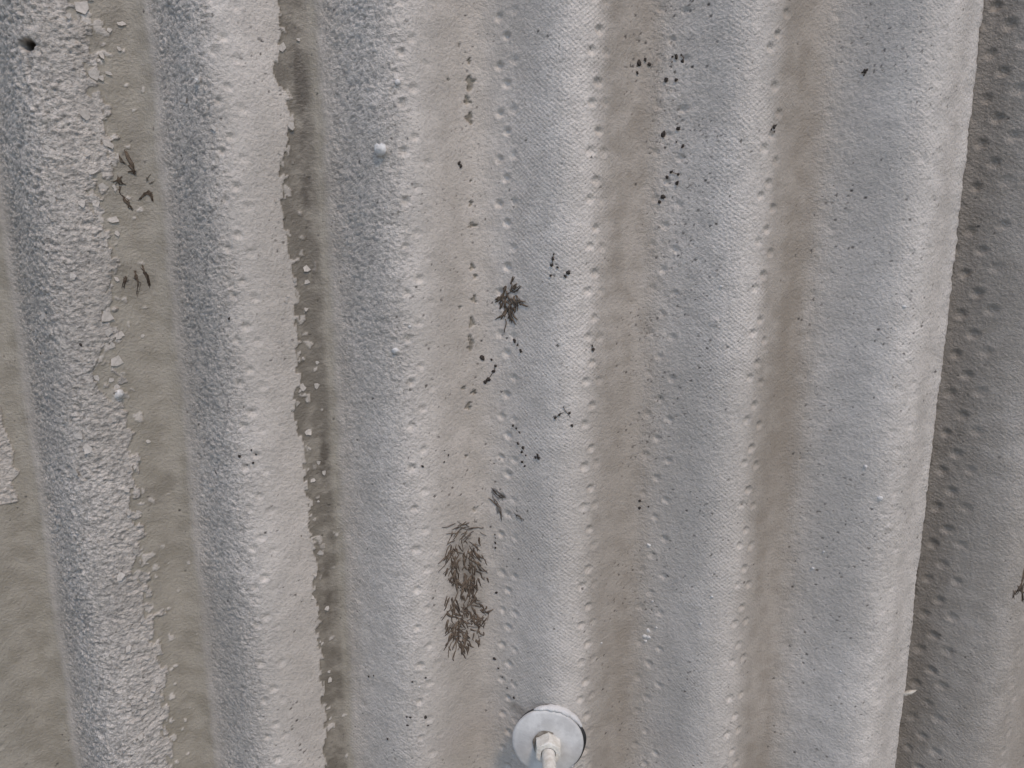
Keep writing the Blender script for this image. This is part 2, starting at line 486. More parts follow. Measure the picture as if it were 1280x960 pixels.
    if detail:
        for cx, cz, rr, dp in DENTS:
            if cx < x0 - 2 or cx > x1 + 2: continue
            under = off > 0
            if (cx > EDGE_X) != under and not (under and cx > EDGE_X - 12): continue
            wsl = windows(cx, cz, xs, zs, rr * 2.4, rr * 2.4)
            d2 = ((X[wsl] - cx) ** 2 + (Z[wsl] - cz) ** 2) / (rr * rr)
            H[wsl] += -dp * np.exp(-(d2 * 0.9) ** 1.5) + 0.12 * dp * np.exp(-((np.sqrt(d2) - 1.7) / 0.5) ** 2)
        if off == 0:
            for px, py, rr, hh in BLOBS:
                rr *= 0.72; hh *= 0.62
                cx, cz = unproj(px, py)
                wsl = windows(cx, cz, xs, zs, rr * 2, rr * 2)
                d2 = ((X[wsl] - cx) ** 2 + (Z[wsl] - cz) ** 2) / (rr * rr)
                H[wsl] += hh * np.exp(-(d2 * 1.2) ** 2)
            # nail hole with a run of paint under it
            cx, cz = unproj(33, 56)
            wsl = windows(cx, cz, xs, zs, 6, 16)
            xx, zz = X[wsl] - cx, Z[wsl] - cz
            hole = np.exp(-((xx / 2.6) ** 2 + (zz / 1.7) ** 2) ** 2)
            H[wsl] -= 6.0 * hole
            run = np.exp(-(xx / 1.0) ** 2) * sstep(0, -2, zz) * sstep(-13, -11, zz)
            H[wsl] += -0.7 * run + 1.0 * np.exp(-((xx / 1.2) ** 2 + ((zz + 12.5) / 1.4) ** 2))
            pit[wsl] = np.maximum(pit[wsl], sstep(0.15, 0.7, hole))
            pit[wsl] = np.maximum(pit[wsl], 0.45 * run * sstep(-8, -5, zz))
            crust[wsl] *= 1 - hole
    # stains behind the dried rootlets
    for px, py, sx, sz, s in ((582, 735, 7.5, 26, 0.6), (638, 374, 2.8, 6, 0.5), (165, 232, 8, 9, 0.25), (172, 345, 7, 7, 0.25), (648, 886, 3.5, 2.5, 0.6)):
        if off > 0: break
        cx, cz = unproj(px, py)
        q = np.exp(-(((X - cx) / sx) ** 2 + ((Z - cz) / sz) ** 2) ** 2)
        stain_shade = np.maximum(stain_shade, s * q)

    # paint built up along the free edge
    lipm = np.exp(-((x1 - X - 1.5) / 2.6) ** 2) if off == 0 else 0 * X
    H += 0.9 * lipm
    # --- tones
    n4 = fbm(X / 5.0, Z / 5.0, 4, seed + 21)
    streak = fbm(X / 9.0, Z / 70.0, 4, seed + 22)
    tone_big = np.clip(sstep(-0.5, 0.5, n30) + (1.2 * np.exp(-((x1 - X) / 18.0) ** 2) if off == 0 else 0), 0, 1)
    tone_mid = sstep(-0.45, 0.55, n4)
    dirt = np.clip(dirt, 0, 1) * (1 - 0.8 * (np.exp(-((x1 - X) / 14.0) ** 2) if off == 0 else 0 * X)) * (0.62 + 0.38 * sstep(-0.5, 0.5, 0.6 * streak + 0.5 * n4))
    stain_shade = stain_shade * 0.8 if off > 0 else stain_shade * (0.45 + 0.55 * sstep(-0.55, 0.35, n4 + 0.3 * fbm(X / 1.5, Z / 1.5, 1, 23)))
    weave = weave * sstep(-0.5, 0.5, n8 + 0.2 + 0.4 * n30)
    # --- front surface
    Xe = X.copy()
    arc = X * 1.0 + 0.0
    s = AMP * 2 * np.pi / P * np.sin(2 * np.pi * (X - XC4) / P)
    nl = np.sqrt(1 + s * s)
    edge_fade = sstep(0, 1.5, x1 - X)
    H = H * (0.6 + 0.4 * edge_fade)
    if detail: HMAP[off] = (xs, zs, H)
    bow = 0.8 * np.sin(Z / 260.0 + seed)
    VX = X + H * s / nl
    VY = prof_y(X, off) - H / nl + 0.25 * n30
    VZ = Z + CAM_Z * 1000
    # ragged free edge
    nib = 0.28 * fbm(zs / 3.0, zs * 0 + 3.3, 3, seed + 5) + 0.35 * fbm(zs / 21.0, zs * 0, 2, seed + 6) + 0.2 * fbm(zs / 1.1, zs * 0 + 8, 1, seed + 7)
    nib = nib - 0.35 * sstep(0.35, 0.8, vnoise(zs / 4.3, zs * 0 + 1.7, seed + 8))
    near = sstep(6, 0, x1 - X)
    VX = VX + nib[:, None] * near
    # extra columns: rounded arris, cut face, back; left: back
    def cols(dx_, dy_, base):
        return VX[:, base] + dx_, VY[:, base] + dy_, VZ[:, base]
    r = [cols(0.35, 0.45, -1), cols(0.55, 1.3, -1), cols(0.5, THICK - 0.6, -1), cols(-14.0, THICK + (prof_y(x1 - 14, 0) - prof_y(x1, 0)), -1)]
    l = [cols(14.0, THICK + (prof_y(x0 + 14, 0) - prof_y(x0, 0)), 0), cols(-0.4, THICK, 0), cols(-0.4, 0.6, 0)]
    VX = np.column_stack([c[0] for c in l] + [VX] + [c[0] for c in r])
    VY = np.column_stack([c[1] for c in l] + [VY] + [c[1] for c in r])
    VZ = np.column_stack([c[2] for c in l] + [VZ] + [c[2] for c in r])
    ext = lambda A: np.column_stack([A[:, :1]] * 3 + [A] + [A[:, -1:]] * 4)
    # arc length along the corrugation keeps the pattern unstretched
    xa = np.linspace(x0 - 20, x1 + 20, 4000)
    sa = np.sqrt(1 + (AMP * 2 * np.pi / P * np.sin(2 * np.pi * (xa - XC4) / P)) ** 2)
    ca = np.concatenate([[0], np.cumsum((sa[1:] + sa[:-1]) / 2 * np.diff(xa))]) + x0
    U = np.interp(VX, xa, ca)
    for q in range(3): U[:, 2 - q] = U[:, 3] - (q + 1)
    for q in range(4): U[:, U.shape[1] - 4 + q] = U[:, -5] + (q + 1)
    ny, nx = VX.shape
    co = np.stack([VX, VY, VZ], -1).reshape(-1, 3).astype(np.float32) * MM
    idx = np.arange(ny * nx).reshape(ny, nx)
    quads = np.stack([idx[:-1, :-1], idx[:-1, 1:], idx[1:, 1:], idx[1:, :-1]], -1).reshape(-1, 4)
    me = bpy.data.meshes.new('panel')
    me.vertices.add(len(co)); me.vertices.foreach_set('co', co.ravel())
    me.loops.add(quads.size); me.loops.foreach_set('vertex_index', quads.ravel().astype(np.int32))
    me.polygons.add(len(quads))
    me.polygons.foreach_set('loop_start', np.arange(0, quads.size, 4, dtype=np.int32))
    me.polygons.foreach_set('use_smooth', np.ones(len(quads), bool))
    me.update(calc_edges=True)
    def vec_attr(name, A, B, C):
        at = me.attributes.new(name, 'FLOAT_VECTOR', 'POINT')
        at.data.foreach_set('vector', np.stack([A, B, C], -1).astype(np.float32).ravel())
    vec_attr('surf', U, VZ, U * 0 + seed * 13.7)
    vec_attr('masks', ext(peel), ext(crust), ext(weave))
    vec_attr('marks', ext(np.clip(dirt, 0, 1)), ext(np.clip(stain_shade, 0, 1)), ext(pit))
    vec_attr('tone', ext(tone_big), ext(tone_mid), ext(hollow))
    return me

X_L = EDGE_X - 11 * P + 12          # a narrow-wave sheet is about 0.72 m wide
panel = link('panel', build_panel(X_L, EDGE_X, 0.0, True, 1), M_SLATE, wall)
panel['label'] = 'grey painted corrugated sheet overlapping its neighbour, with peeling crusty paint on the left'
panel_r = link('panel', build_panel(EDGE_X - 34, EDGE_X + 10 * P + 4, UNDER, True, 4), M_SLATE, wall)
panel_r['label'] = 'darker dimpled corrugated sheet tucked under the free edge at the right'
panel_ll = link('panel', build_panel(X_L - 11 * P + 50, X_L + 34, -UNDER, False, 9), M_SLATE, wall)
panel_rr = link('panel', build_panel(EDGE_X + 9 * P + 20, EDGE_X + 20 * P, UNDER * 2, False, 12), M_SLATE, wall)

# ------------------------------------------------------------------ loose paint flakes and lumps (pieces of the panel)
def flake_mesh(seed):
    r = random.Random(seed)
    n = r.randint(5, 8)
    ang = sorted((i + r.uniform(-0.35, 0.35)) / n * 2 * math.pi for i in range(n))
    out = [(lambda q: (math.cos(t) * q, math.sin(t) * q))(r.uniform(0.5, 1.25)) for t in ang]
    curl = r.uniform(0.05, 0.30)
    ca = r.uniform(0, 6.28)
    def zz(x, y): 
        d = x * math.cos(ca) + y * math.sin(ca)
        return curl * max(0, d + 0.5) ** 2 * 0.45 + 0.03
    v = [(0, 0, zz(0, 0) + 0.02)]
    v += [(x * 0.6, y * 0.6, zz(x * 0.6, y * 0.6) + 0.02) for x, y in out]
    v += [(x, y, zz(x, y)) for x, y in out]
    v += [(x * 0.97, y * 0.97, zz(x, y) - 0.09) for x, y in out]
    f = []
    for i in range(n):
        j = (i + 1) % n
        f.append((0, 1 + i, 1 + j)); f.append((1 + i, 1 + n + i, 1 + n + j, 1 + j)); f.append((1 + n + i, 1 + 2 * n + i, 1 + 2 * n + j, 1 + n + j))
    f.append(tuple(1 + 2 * n + i for i in reversed(range(n))))
    me = mesh('paint_flake', v, f)
    me.materials.append(M_FLAKE)
    return me
FLAKES = [flake_mesh(s) for s in range(14)]
def surface_matrix(x, z, lift=0.0, spin=0.0, tilt=0.0):
    p, n = wall_point(x, z, lift)
    zx = Vector((0, 0, 1))
    side = zx.cross(n).normalized()
    R = Matrix((side, zx, n)).transposed()
    R = R @ Matrix.Rotation(spin, 3, 'Z') @ Matrix.Rotation(tilt, 3, 'X')
    return Matrix.Translation(p) @ R.to_4x4()
def put_flake(px, py, size, aspect=1.0):
    x, z = unproj(px, py)
    o = bpy.data.objects.new('paint_flake', rnd.choice(FLAKES))
    COL.objects.link(o)
    o.parent = panel
    o.matrix_local = surface_matrix(x, z, 0.22 + rnd.uniform(0, 0.25), rnd.uniform(0, 6.28), rnd.uniform(-0.22, 0.22)) @ Matrix.Diagonal((size * MM, size * aspect * MM, size * MM * 0.9, 1))
for px, py, s in [(126, 69, 1.9), (118, 94, 2.2), (136, 92, 1.5), (152, 30, 1.4), (108, 146, 2.4), (134, 180, 2.0), (143, 275, 2.4), (100, 8, 2.6), (146, 292, 1.5),
                  (128, 293, 1.6), (150, 418, 2.6), (146, 450, 2.6), (133, 396, 2.8), (140, 432, 2.0), (172, 573, 1.5), (185, 552, 1.2), (178, 420, 1.2), (136, 415, 1.7),
                  (373, 50, 1.2), (384, 352, 1.6), (378, 484, 1.7), (396, 482, 1.5), (385, 540, 1.8), (391, 600, 1.4), (386, 560, 1.3), (398, 578, 1.2), (352, 60, 2.0),
                  (350, 190, 1.6), (363, 158, 1.8), (345, 250, 1.4), (383, 335, 1.5), (405, 590, 1.2), (110, 560, 2.2), (95, 590, 2.0), (100, 545, 1.8), (55, 395, 1.6),
                  (60, 185, 1.6), (250, 100, 1.5), (232, 125, 1.5), (268, 160, 1.2), (66, 250, 1.7), (120, 255, 1.8), (115, 215, 1.5), (130, 235, 1.9), (160, 640, 1.6),
                  (170, 690, 1.8), (150, 720, 2.2), (185, 760, 1.5), (160, 810, 2.0), (190, 860, 1.6), (175, 920, 1.9), (400, 690, 1.5), (408, 760, 1.4), (412, 850, 1.6)]:
    put_flake(px, py, s * rnd.uniform(0.8, 1.05), rnd.uniform(0.7, 1.2))
for i in range(34):
    py = rnd.uniform(-20, 940)
    put_flake(118 + py * 0.07 + rnd.gauss(-6, 17), py, rnd.uniform(0.7, 1.7), rnd.uniform(0.6, 1.2))
for i in range(16):
    py = rnd.uniform(330, 940)
    put_flake(366 + (py - 300) * 0.055 + rnd.gauss(4, 9), py, rnd.uniform(0.6, 1.2), rnd.uniform(0.6, 1.2))

def lump_mesh(seed):
    r = random.Random(seed)
    v, f = [], []
    rings, seg = 4, 9
    for i in range(rings):
        t = i / (rings - 1) * math.pi / 2
        for j in range(seg):
            q = j / seg * 2 * math.pi
            k_ = r.uniform(0.7, 1.2)
            v.append((math.cos(t) * math.cos(q) * k_ if i < rings - 1 else 0.12 * math.cos(q), math.cos(t) * math.sin(q) * k_ if i < rings - 1 else 0.12 * math.sin(q), math.sin(t) * 0.55 * r.uniform(0.7, 1.2)))
    for i in range(rings - 1):
        for j in range(seg):
            a_, b_ = i * seg + j, i * seg + (j + 1) % seg
            f.append((a_, b_, b_ + seg, a_ + seg))
    f.append(tuple((rings - 1) * seg + j for j in range(seg)))
    return mesh('lump', v, f, True)
LUMPS = [lump_mesh(s) for s in range(5)]
for me in LUMPS: me.materials.append(M_LUMP)
for px, py, s in [(478, 188, 2.2), (475, 186, 1.5), (480, 185, 1.3), (495, 438, 1.5), (148, 492, 1.9), (249, 101, 1.2), (497, 103, 1.1), (1100, 622, 1.2), (810, 788, 0.9), (806, 795, 1.2), (811, 796, 0.9), (807, 801, 0.8), (821, 784, 0.6), (811, 681, 0.8), (816, 751, 0.6), (751, 803, 0.6), (512, 408, 0.6),
                  (1082, 583, 0.8), (1030, 689, 0.6), (1016, 710, 0.7), (1130, 383, 0.6), (890, 745, 0.6), (876, 779, 0.6), (902, 358, 0.5), (524, 858, 0.5), (1051, 838, 0.5)]:
    x, z = unproj(px, py)
    o = bpy.data.objects.new('paint_lump', rnd.choice(LUMPS))
    COL.objects.link(o); o.parent = panel
    o.matrix_local = surface_matrix(x, z, -0.15 if s > 1 else 0.15, rnd.uniform(0, 6)) @ Matrix.Diagonal((s * MM, s * MM * rnd.uniform(0.8, 1.3), s * MM, 1))

# ------------------------------------------------------------------ dried creeper remains
def strand(verts, faces, pts, r0, r1):
    """a thin three-sided strand lying on the wall along (x, z) points"""
    b = len(verts); n = len(pts)
    for i, (x, z) in enumerate(pts):
        a_ = pts[max(i - 1, 0)]; c_ = pts[min(i + 1, n - 1)]
        tx, tz = c_[0] - a_[0], c_[1] - a_[1]
        L = math.hypot(tx, tz) or 1
        sx, sz = -tz / L, tx / L
        t = i / max(n - 1, 1)
        r_ = (r0 * (1 - t) + r1 * t) * (0.35 if i in (0, n - 1) else 1)
        for o_, lift in ((-1, 0.08), (1, 0.08), (0, 0.28 + 0.6 * r_)):
            p, _ = wall_point(x + sx * r_ * o_, z + sz * r_ * o_, lift)
            verts.append(p)
    for i in range(n - 1):
        q = b + i * 3
        for e0, e1 in ((0, 1), (1, 2), (2, 0)):
            faces.append((q + e0, q + e1, q + 3 + e1, q + 3 + e0))
    faces.append((b, b + 2, b + 1)); e_ = b + (n - 1) * 3; faces.append((e_, e_ + 1, e_ + 2))
def walk(x, z, ang, length, r, bend=0.2, n=6):
    pts = [(x, z)]
    for i in range(n - 1):
        ang += r.gauss(0, bend)
        x += math.cos(ang) * length / (n - 1); z += math.sin(ang) * length / (n - 1)
        pts.append((x, z))
    return pts
def finish(name, verts, faces, label, cat, group):
    base = sum(verts, Vector()) / len(verts)
    me = mesh(name, [v - base for v in verts], faces, True)
    o = link(name, me, M_ROOT, loc=base)
    return tag(o, label, cat, group)
RG = 'dried creeper rootlets stuck to the wall'

def brush(dabs, seed):
    """dabs: (px, py, spread px x, spread px y, count, angle deg, length mm, radius mm)"""
    r = random.Random(seed); V, Fc = [], []
    for px, py, sx, sy, n, ang, ln, rad in dabs:
        for _ in range(int(n * 0.95)):
            x, z = unproj(px + r.gauss(0, sx), py + r.gauss(0, sy))
            a_ = math.radians(ang + r.gauss(0, 20))
            strand(V, Fc, walk(x, z, a_, ln * r.uniform(0.5, 1.4), r), 1.25 * rad * r.uniform(0.3, 1.9), 1.25 * rad * r.uniform(0.2, 0.8))
    return V, Fc
V, Fc = brush([(580, 662, 10, 7, 26, 200, 4.5, 0.16), (566, 690, 4, 14, 20, 255, 5.0, 0.22), (586, 688, 8, 9, 30, 290, 4.6, 0.26), (569, 712, 4, 8, 18, 275, 5.5, 0.34),
               (592, 705, 6, 8, 22, 285, 4.5, 0.30), (584, 728, 6, 8, 30, 265, 5.0, 0.34), (592, 742, 4, 5, 16, 280, 4.0, 0.36), (564, 755, 3, 12, 18, 270, 6.0, 0.28),
               (592, 762, 8, 6, 26, 315, 4.0, 0.24), (580, 775, 9, 9, 40, 290, 3.6, 0.26), (598, 783, 6, 7, 24, 60, 3.2, 0.26), (565, 785, 4, 10, 18, 255, 5.0, 0.30),
               (577, 795, 8, 7, 28, 280, 4.0, 0.28), (576, 806, 6, 5, 14, 285, 5.0, 0.26), (606, 764, 2, 3, 5, 30, 2.5, 0.30)], 5)
finish('dried_rootlets', V, Fc, 'tall matted patch of dark brown dried rootlets above and left of the bolt washer', 'rootlets', RG)
V, Fc = brush([(632, 368, 3, 6, 16, 250, 4.0, 0.34), (641, 372, 4, 6, 16, 300, 3.6, 0.32), (637, 386, 2, 5, 12, 280, 4.5, 0.34), (640, 360, 3, 3, 10, 60, 3.0, 0.26), (646, 378, 2, 3, 6, 20, 2.4, 0.26)], 6)
finish('dried_rootlets', V, Fc, 'small compact brown tuft of dried rootlets alone at mid-height of the wall', 'rootlets', RG)
V, Fc = [], []
r = random.Random(9)
def px_strand(pts, r0, r1):
    for q in range(4):
        j = [(p[0] + r.gauss(0, 1.3), p[1] + r.gauss(0, 1.5)) for p in pts]
        strand(V, Fc, [unproj(*p) for p in j], r0 * r.uniform(0.35, 0.75), r1 * r.uniform(0.3, 0.8))
for pts, a_, b_ in [([(157, 188), (160, 196), (164, 205), (167, 212)], 0.4, 0.9), ([(161, 206), (166, 212), (169, 215)], 0.7, 0.5), ([(148, 194), (152, 200), (156, 205)], 0.2, 0.15),
                    ([(141, 229), (147, 226), (152, 221)], 0.4, 0.35), ([(147, 222), (152, 230), (157, 231)], 0.45, 0.3), ([(150, 234), (151, 241)], 0.45, 0.3),
                    ([(153, 244), (157, 252), (162, 258), (166, 261)], 0.6, 0.25), ([(154, 250), (160, 256)], 0.5, 0.4), ([(175, 250), (180, 243), (186, 241), (190, 244), (191, 251)], 0.35, 0.5),
                    ([(178, 243), (184, 241), (189, 245)], 0.7, 0.5), ([(183, 226), (186, 222)], 0.25, 0.2), ([(188, 230), (190, 228)], 0.4, 0.3), ([(160, 216), (166, 215), (170, 217)], 0.3, 0.3)]:
    px_strand(pts, a_, b_)
finish('dried_rootlets', V, Fc, 'dark brown rootlet scraps on the bare strip, upper left, hooked piece at their right', 'rootlets', RG)
V, Fc = [], []
for pts, a_, b_ in [([(176, 331), (180, 339), (184, 345), (186, 356)], 0.35, 0.5), ([(179, 339), (183, 342)], 0.7, 0.5), ([(169, 338), (170, 346), (173, 354), (172, 368)], 0.4, 0.15),
                    ([(158, 346), (156, 352), (154, 360)], 0.5, 0.3), ([(156, 348), (159, 352)], 0.4, 0.3), ([(184, 352), (187, 358)], 0.3, 0.2), ([(170, 344), (171, 350)], 0.5, 0.4)]:
    px_strand(pts, a_, b_)
finish('dried_rootlets', V, Fc, 'three near-parallel dark rootlet scraps on the bare strip below the hooked scraps', 'rootlets', RG)
V, Fc = [], []
for pts, a_, b_ in [([(615, 611), (620, 616), (625, 622), (632, 621)], 0.22, 0.18), ([(614, 620), (619, 627), (625, 634), (627, 648)], 0.28, 0.15), ([(616, 613), (627, 625)], 0.18, 0.15),
                    ([(622, 628), (624, 641)], 0.25, 0.12), ([(645, 641), (650, 645), (655, 649)], 0.2, 0.12), ([(619, 612), (631, 622)], 0.14, 0.1)]:
    px_strand(pts, a_, b_)
finish('dried_rootlets', V, Fc, 'few thin slanting rootlet strands above the tall matted patch', 'rootlets', RG)
V, Fc = [], []
for pts, a_, b_ in [([(1279, 712), (1277, 724), (1273, 735), (1269, 744)], 0.3, 0.3), ([(1279, 726), (1276, 738), (1277, 752)], 0.5, 0.3), ([(1271, 732), (1277, 740), (1283, 742)], 0.4, 0.5),
                    ([(1268, 738), (1266, 748)], 0.3, 0.2), ([(1281, 735), (1280, 752), (1283, 765)], 0.4, 0.25), ([(1286, 720), (1283, 738)], 0.5, 0.5)]:
    px_strand(pts, a_, b_)
finish('dried_rootlets', V, Fc, 'dark rootlet scrap on the crest at the right edge of the picture', 'rootlets', RG)

def pad_mesh(seed):
    r = random.Random(seed); n = 8
    v = [(0, 0, 0.3)]
    for rr, h in ((0.6, 0.26), (1.0, 0.03)):
        v += [(math.cos(i / n * 6.283) * rr * r.uniform(0.55, 1.3), math.sin(i / n * 6.283) * rr * r.uniform(0.55, 1.3), h) for i in range(n)]
    f = [(0, 1 + i, 1 + (i + 1) % n) for i in range(n)] + [(1 + i, 1 + n + i, 1 + n + (i + 1) % n, 1 + (i + 1) % n) for i in range(n)]
    f.append(tuple(1 + n + i for i in reversed(range(n))))
    return mesh('pad', v, f, True)
PADS = [pad_mesh(s) for s in range(6)]
for me in PADS: me.materials.append(M_PAD)
C3 = lambda c: (425 + c[0] * 0.336, c[1] * 0.336)
C4 = lambda c: (425 + c[0] * 0.336, 320 + c[1] * 0.336)
C5 = lambda c: (425 + c[0] * 0.336, 638 + c[1] * 0.336)
C6 = lambda c: (850 + c[0] * 0.336, c[1] * 0.336)
C2 = lambda c: (c[0] * 0.336, 320 + c[1] * 0.336)
def pads(conv, lst, label, stems=()):
    pts = [(unproj(*conv(c)), c[2] if len(c) > 2 else 0.85) for c in lst]
    bx = sum(p[0][0] for p in pts) / len(pts); bz = sum(p[0][1] for p in pts) / len(pts)
    base, _ = wall_point(bx, bz)
    root = empty('tendril_remnant', base)
    tag(root, label, 'tendril', 'black tendril pads left on the wall')
    for (x, z), s in [(p, q * 0.86) for p, q in pts]:
        o = bpy.data.objects.new('pad', rnd.choice(PADS)); COL.objects.link(o); o.parent = root
        mw = surface_matrix(x, z, 0.28, rnd.uniform(0, 6)) @ Matrix.Diagonal((s * MM * rnd.uniform(0.8, 1.0), s * MM * rnd.uniform(0.95, 1.35), s * MM, 1))
        o.matrix_local = Matrix.Translation(-base) @ mw
    if stems:
        Vs, Fs = [], []
        for st in stems:
            strand(Vs, Fs, [unproj(*conv(c)) for c in st], 0.16, 0.12)
        o = link('stem', mesh('stem', [v - base for v in Vs], Fs, True), M_ROOT, root)
pads(C3, [(1110, 235, 1.1), (1133, 222, 0.95), (1147, 240, 0.85), (1102, 272, 0.85)], 'four black tendril pads bunched high up, left of the other high bunch')
pads(C3, [(1238, 212, 0.5), (1253, 210, 0.95), (1275, 228, 1.05), (1272, 205, 0.5), (1215, 297, 1.1), (1253, 298, 0.85), (1238, 232, 0.4)], 'scattered black tendril pads high up, right of the bunch of four', [[(1272, 205), (1280, 215), (1276, 228)]])
pads(C3, [(1205, 500, 1.0), (1263, 478, 0.85), (1278, 545, 0.9), (1255, 528, 0.5)], 'sparse dark pads midway between the highest pads and the hooked bunch below')
pads(C3, [(1235, 640, 0.9), (1220, 660, 0.8), (1258, 680, 1.1), (1262, 648, 0.6)], 'arched bunch of four dark tendril pads on the fifth ridge slope', [[(1235, 640), (1250, 645), (1262, 648)]])
pads(C3, [(1203, 733, 1.1), (1190, 750, 0.8)], 'two touching dark pads just below the arched bunch')
pads(C3, [(441, 606, 0.9), (446, 618, 0.9)], 'lone black oval pad on the smooth pinkish slope right of the white lump')
pads(C4, [(795, 10, 0.9), (790, 33, 0.95), (812, 42, 0.6), (787, 72, 0.8), (850, 60, 0.9), (838, 75, 0.6), (798, -8, 0.5)], 'bunch of reddish black pads right of the compact brown tuft', [[(790, 33), (795, 10), (798, -8)], [(850, 60), (838, 75)]])
pads(C4, [(652, 315, 0.85), (665, 330, 0.7), (677, 353, 0.85)], 'slanting row of three dark pads below the compact brown tuft')
pads(C4, [(528, 378, 1.1), (565, 385, 0.75), (580, 408, 0.8), (573, 427, 0.8), (553, 457, 1.1), (540, 466, 0.9)], 'dark pads in a loose curve by the chipped paint left of the weave', [[(540, 466), (553, 457), (573, 427), (580, 408)]])
pads(C4, [(802, 600, 0.9), (818, 588, 0.75), (853, 582, 0.7), (862, 630, 0.75), (832, 560, 0.4)], 'forked thin stem with small dark pads on the woven crest', [[(832, 560), (838, 575), (850, 588), (857, 602)], [(802, 600), (818, 588), (836, 578)]])
pads(C4, [(648, 630, 0.65), (660, 640, 0.5), (672, 655, 0.75), (665, 695, 0.75), (685, 712, 0.95), (680, 728, 0.9), (695, 740, 0.6), (680, 765, 0.7), (690, 780, 0.5)], 'long straggling chain of small dark pads down the fourth ridge')
pads(C4, [(740, 748, 1.1), (730, 748, 0.7), (738, 738, 0.7)], 'tight knot of dark pads right of the straggling chain')
pads(C4, [(936, 347, 1.05), (934, 334, 0.6)], 'single dark pad sitting in a dimple of the fourth ridge')
pads(C4, [(305, 780, 0.6), (400, 740, 0.5), (383, 765, 0.5), (385, 722, 0.4)], 'tiny dark dots among dimples of the third ridge, lower middle')
pads(C4, [(1115, 910, 0.7), (1113, 937, 0.8), (1148, 932, 0.5)], 'three small dark dots low on the valley side of the fifth ridge')
pads(C5, [(580, 100, 0.4), (579, 118, 0.5), (580, 136, 0.7), (578, 88, 0.35)], 'short vertical string of dark specks right of the tall matted patch')
pads(C5, [(583, 303, 0.6), (575, 550, 0.75), (590, 585, 0.7), (606, 618, 0.6), (625, 658, 0.5), (650, 695, 0.7)], 'dotted line of dark specks running down to the bolt washer')
pads(C5, [(110, 615, 0.7), (130, 612, 0.6), (250, 765, 0.6), (262, 768, 0.5), (318, 768, 0.8), (252, 798, 0.5), (326, 798, 0.5), (182, 848, 0.8), (270, 635, 0.6), (318, 620, 0.5)], 'scattered dark specks at the bottom, left of the bolt')
pads(C6, [(345, 474, 0.9), (335, 482, 0.6), (352, 468, 0.6), (346, 490, 0.5)], 'spiky black pad among dimples of the fifth ridge, high right')
pads(C6, [(690, 266, 0.8), (698, 260, 0.5), (680, 270, 0.45), (686, 280, 0.4)], 'small star-shaped black mark high on the sixth ridge')
pads(C2, [(300, 330, 0.6), (152, 362, 0.8), (140, 345, 0.5)], 'few black dots on the crusty leftmost ridge')
pads(C2, [(893, 742, 0.7), (953, 738, 0.6), (942, 768, 0.6), (935, 720, 0.4), (855, 231, 0.7)], 'few black dots on the second ridge from the left')

# curled chip caught in the overlap
def curled_chip():
    x, z = unproj(1137, 838)
    p, n = wall_point(EDGE_X - 1.0, z, 0.0)
    v, f = [], []
    N = 9
    for i in range(N):
        t = i / (N - 1)
        ax = -0.8 + 6.0 * t; az = -1.4 + 4.2 * t - 1.9 * t * t; ay = -1.2 * math.sin(t * 2.6)
        wd = 1.7 * (1 - 0.85 * t ** 2) * (0.55 + 0.45 * min(1, t * 4))
        for (dz, dy) in ((-wd, 0.25), (-0.3 * wd, -0.55 * wd), (wd, 0.1), (0, 0.45)):
            v.append(Vector((ax + 0.25 * dz, ay + dy, az + dz)) * MM)
    for i in range(N - 1):
        for j in range(4):
            a_, b_ = i * 4 + j, i * 4 + (j + 1) % 4
            f.append((a_, b_, b_ + 4, a_ + 4))
    f.append((3, 2, 1, 0)); f.append(tuple((N - 1) * 4 + j for j in range(4)))
    o = link('curled_chip', mesh('curled_chip', v, f, True), M_CHIP, loc=p)
    tag(o, 'tiny curled cream paint chip poking from the sheet overlap at lower right', 'paint chip')
curled_chip()

# ------------------------------------------------------------------ hook bolt with washer
bx, bz = unproj(684, 921)
bx = unproj(684, 921)[0]
base = Vector((bx, -AMP - 0.3, bz + CAM_Z * 1000)) * MM
bolt = empty('hook_bolt', base)
tag(bolt, 'cream painted bolt with hex nut and round grey washer at the bottom', 'bolt')
def ring_surface(name, prof, seg, mat, parent, wob=0.0, tilt=(0, 0), smooth=True, rotz=0.0, hexa=False):
    """lathe about the outward axis (-Y): prof = (radius, outwards) in mm"""
    v, f = [], []
    for i in range(seg):
        q = i / seg * 2 * math.pi + rotz
        for rr, o_ in prof:
            k_ = 1 + wob * math.sin(3 * q + 1) + wob * 0.6 * math.sin(7 * q)
            cx, cz = rr * k_ * math.cos(q), rr * k_ * math.sin(q)
            v.append(Vector((cx, -(o_ + tilt[0] * cx + tilt[1] * cz), cz)) * MM)
    n = len(prof)
    for i in range(seg):
        a_, b_ = i * n, ((i + 1) % seg) * n
        for j in range(n - 1):
            f.append((a_ + j, a_ + j + 1, b_ + j + 1, b_ + j))
    me = mesh(name, v, f, smooth)
    return link(name, me, mat, parent)
TILT = (0.085, -0.01)
washer = ring_surface('washer', [(3.0, 2.5), (4.2, 2.5), (9, 2.35), (13.9, 1.9), (14.7, 1.65), (15.05, 1.2), (15.05, 0.2), (14.7, -0.3), (6, -0.2), (3.0, -0.2)], 72, M_WASHER, bolt, 0.004, TILT)
ring_surface('rubber_seal', [(3.0, -0.3), (15.35, -0.35), (15.5, -1.0), (13.6, -2.4), (9.0, -2.8), (3.0, -2.8)], 64, M_RUBBER, bolt, 0.02, TILT)
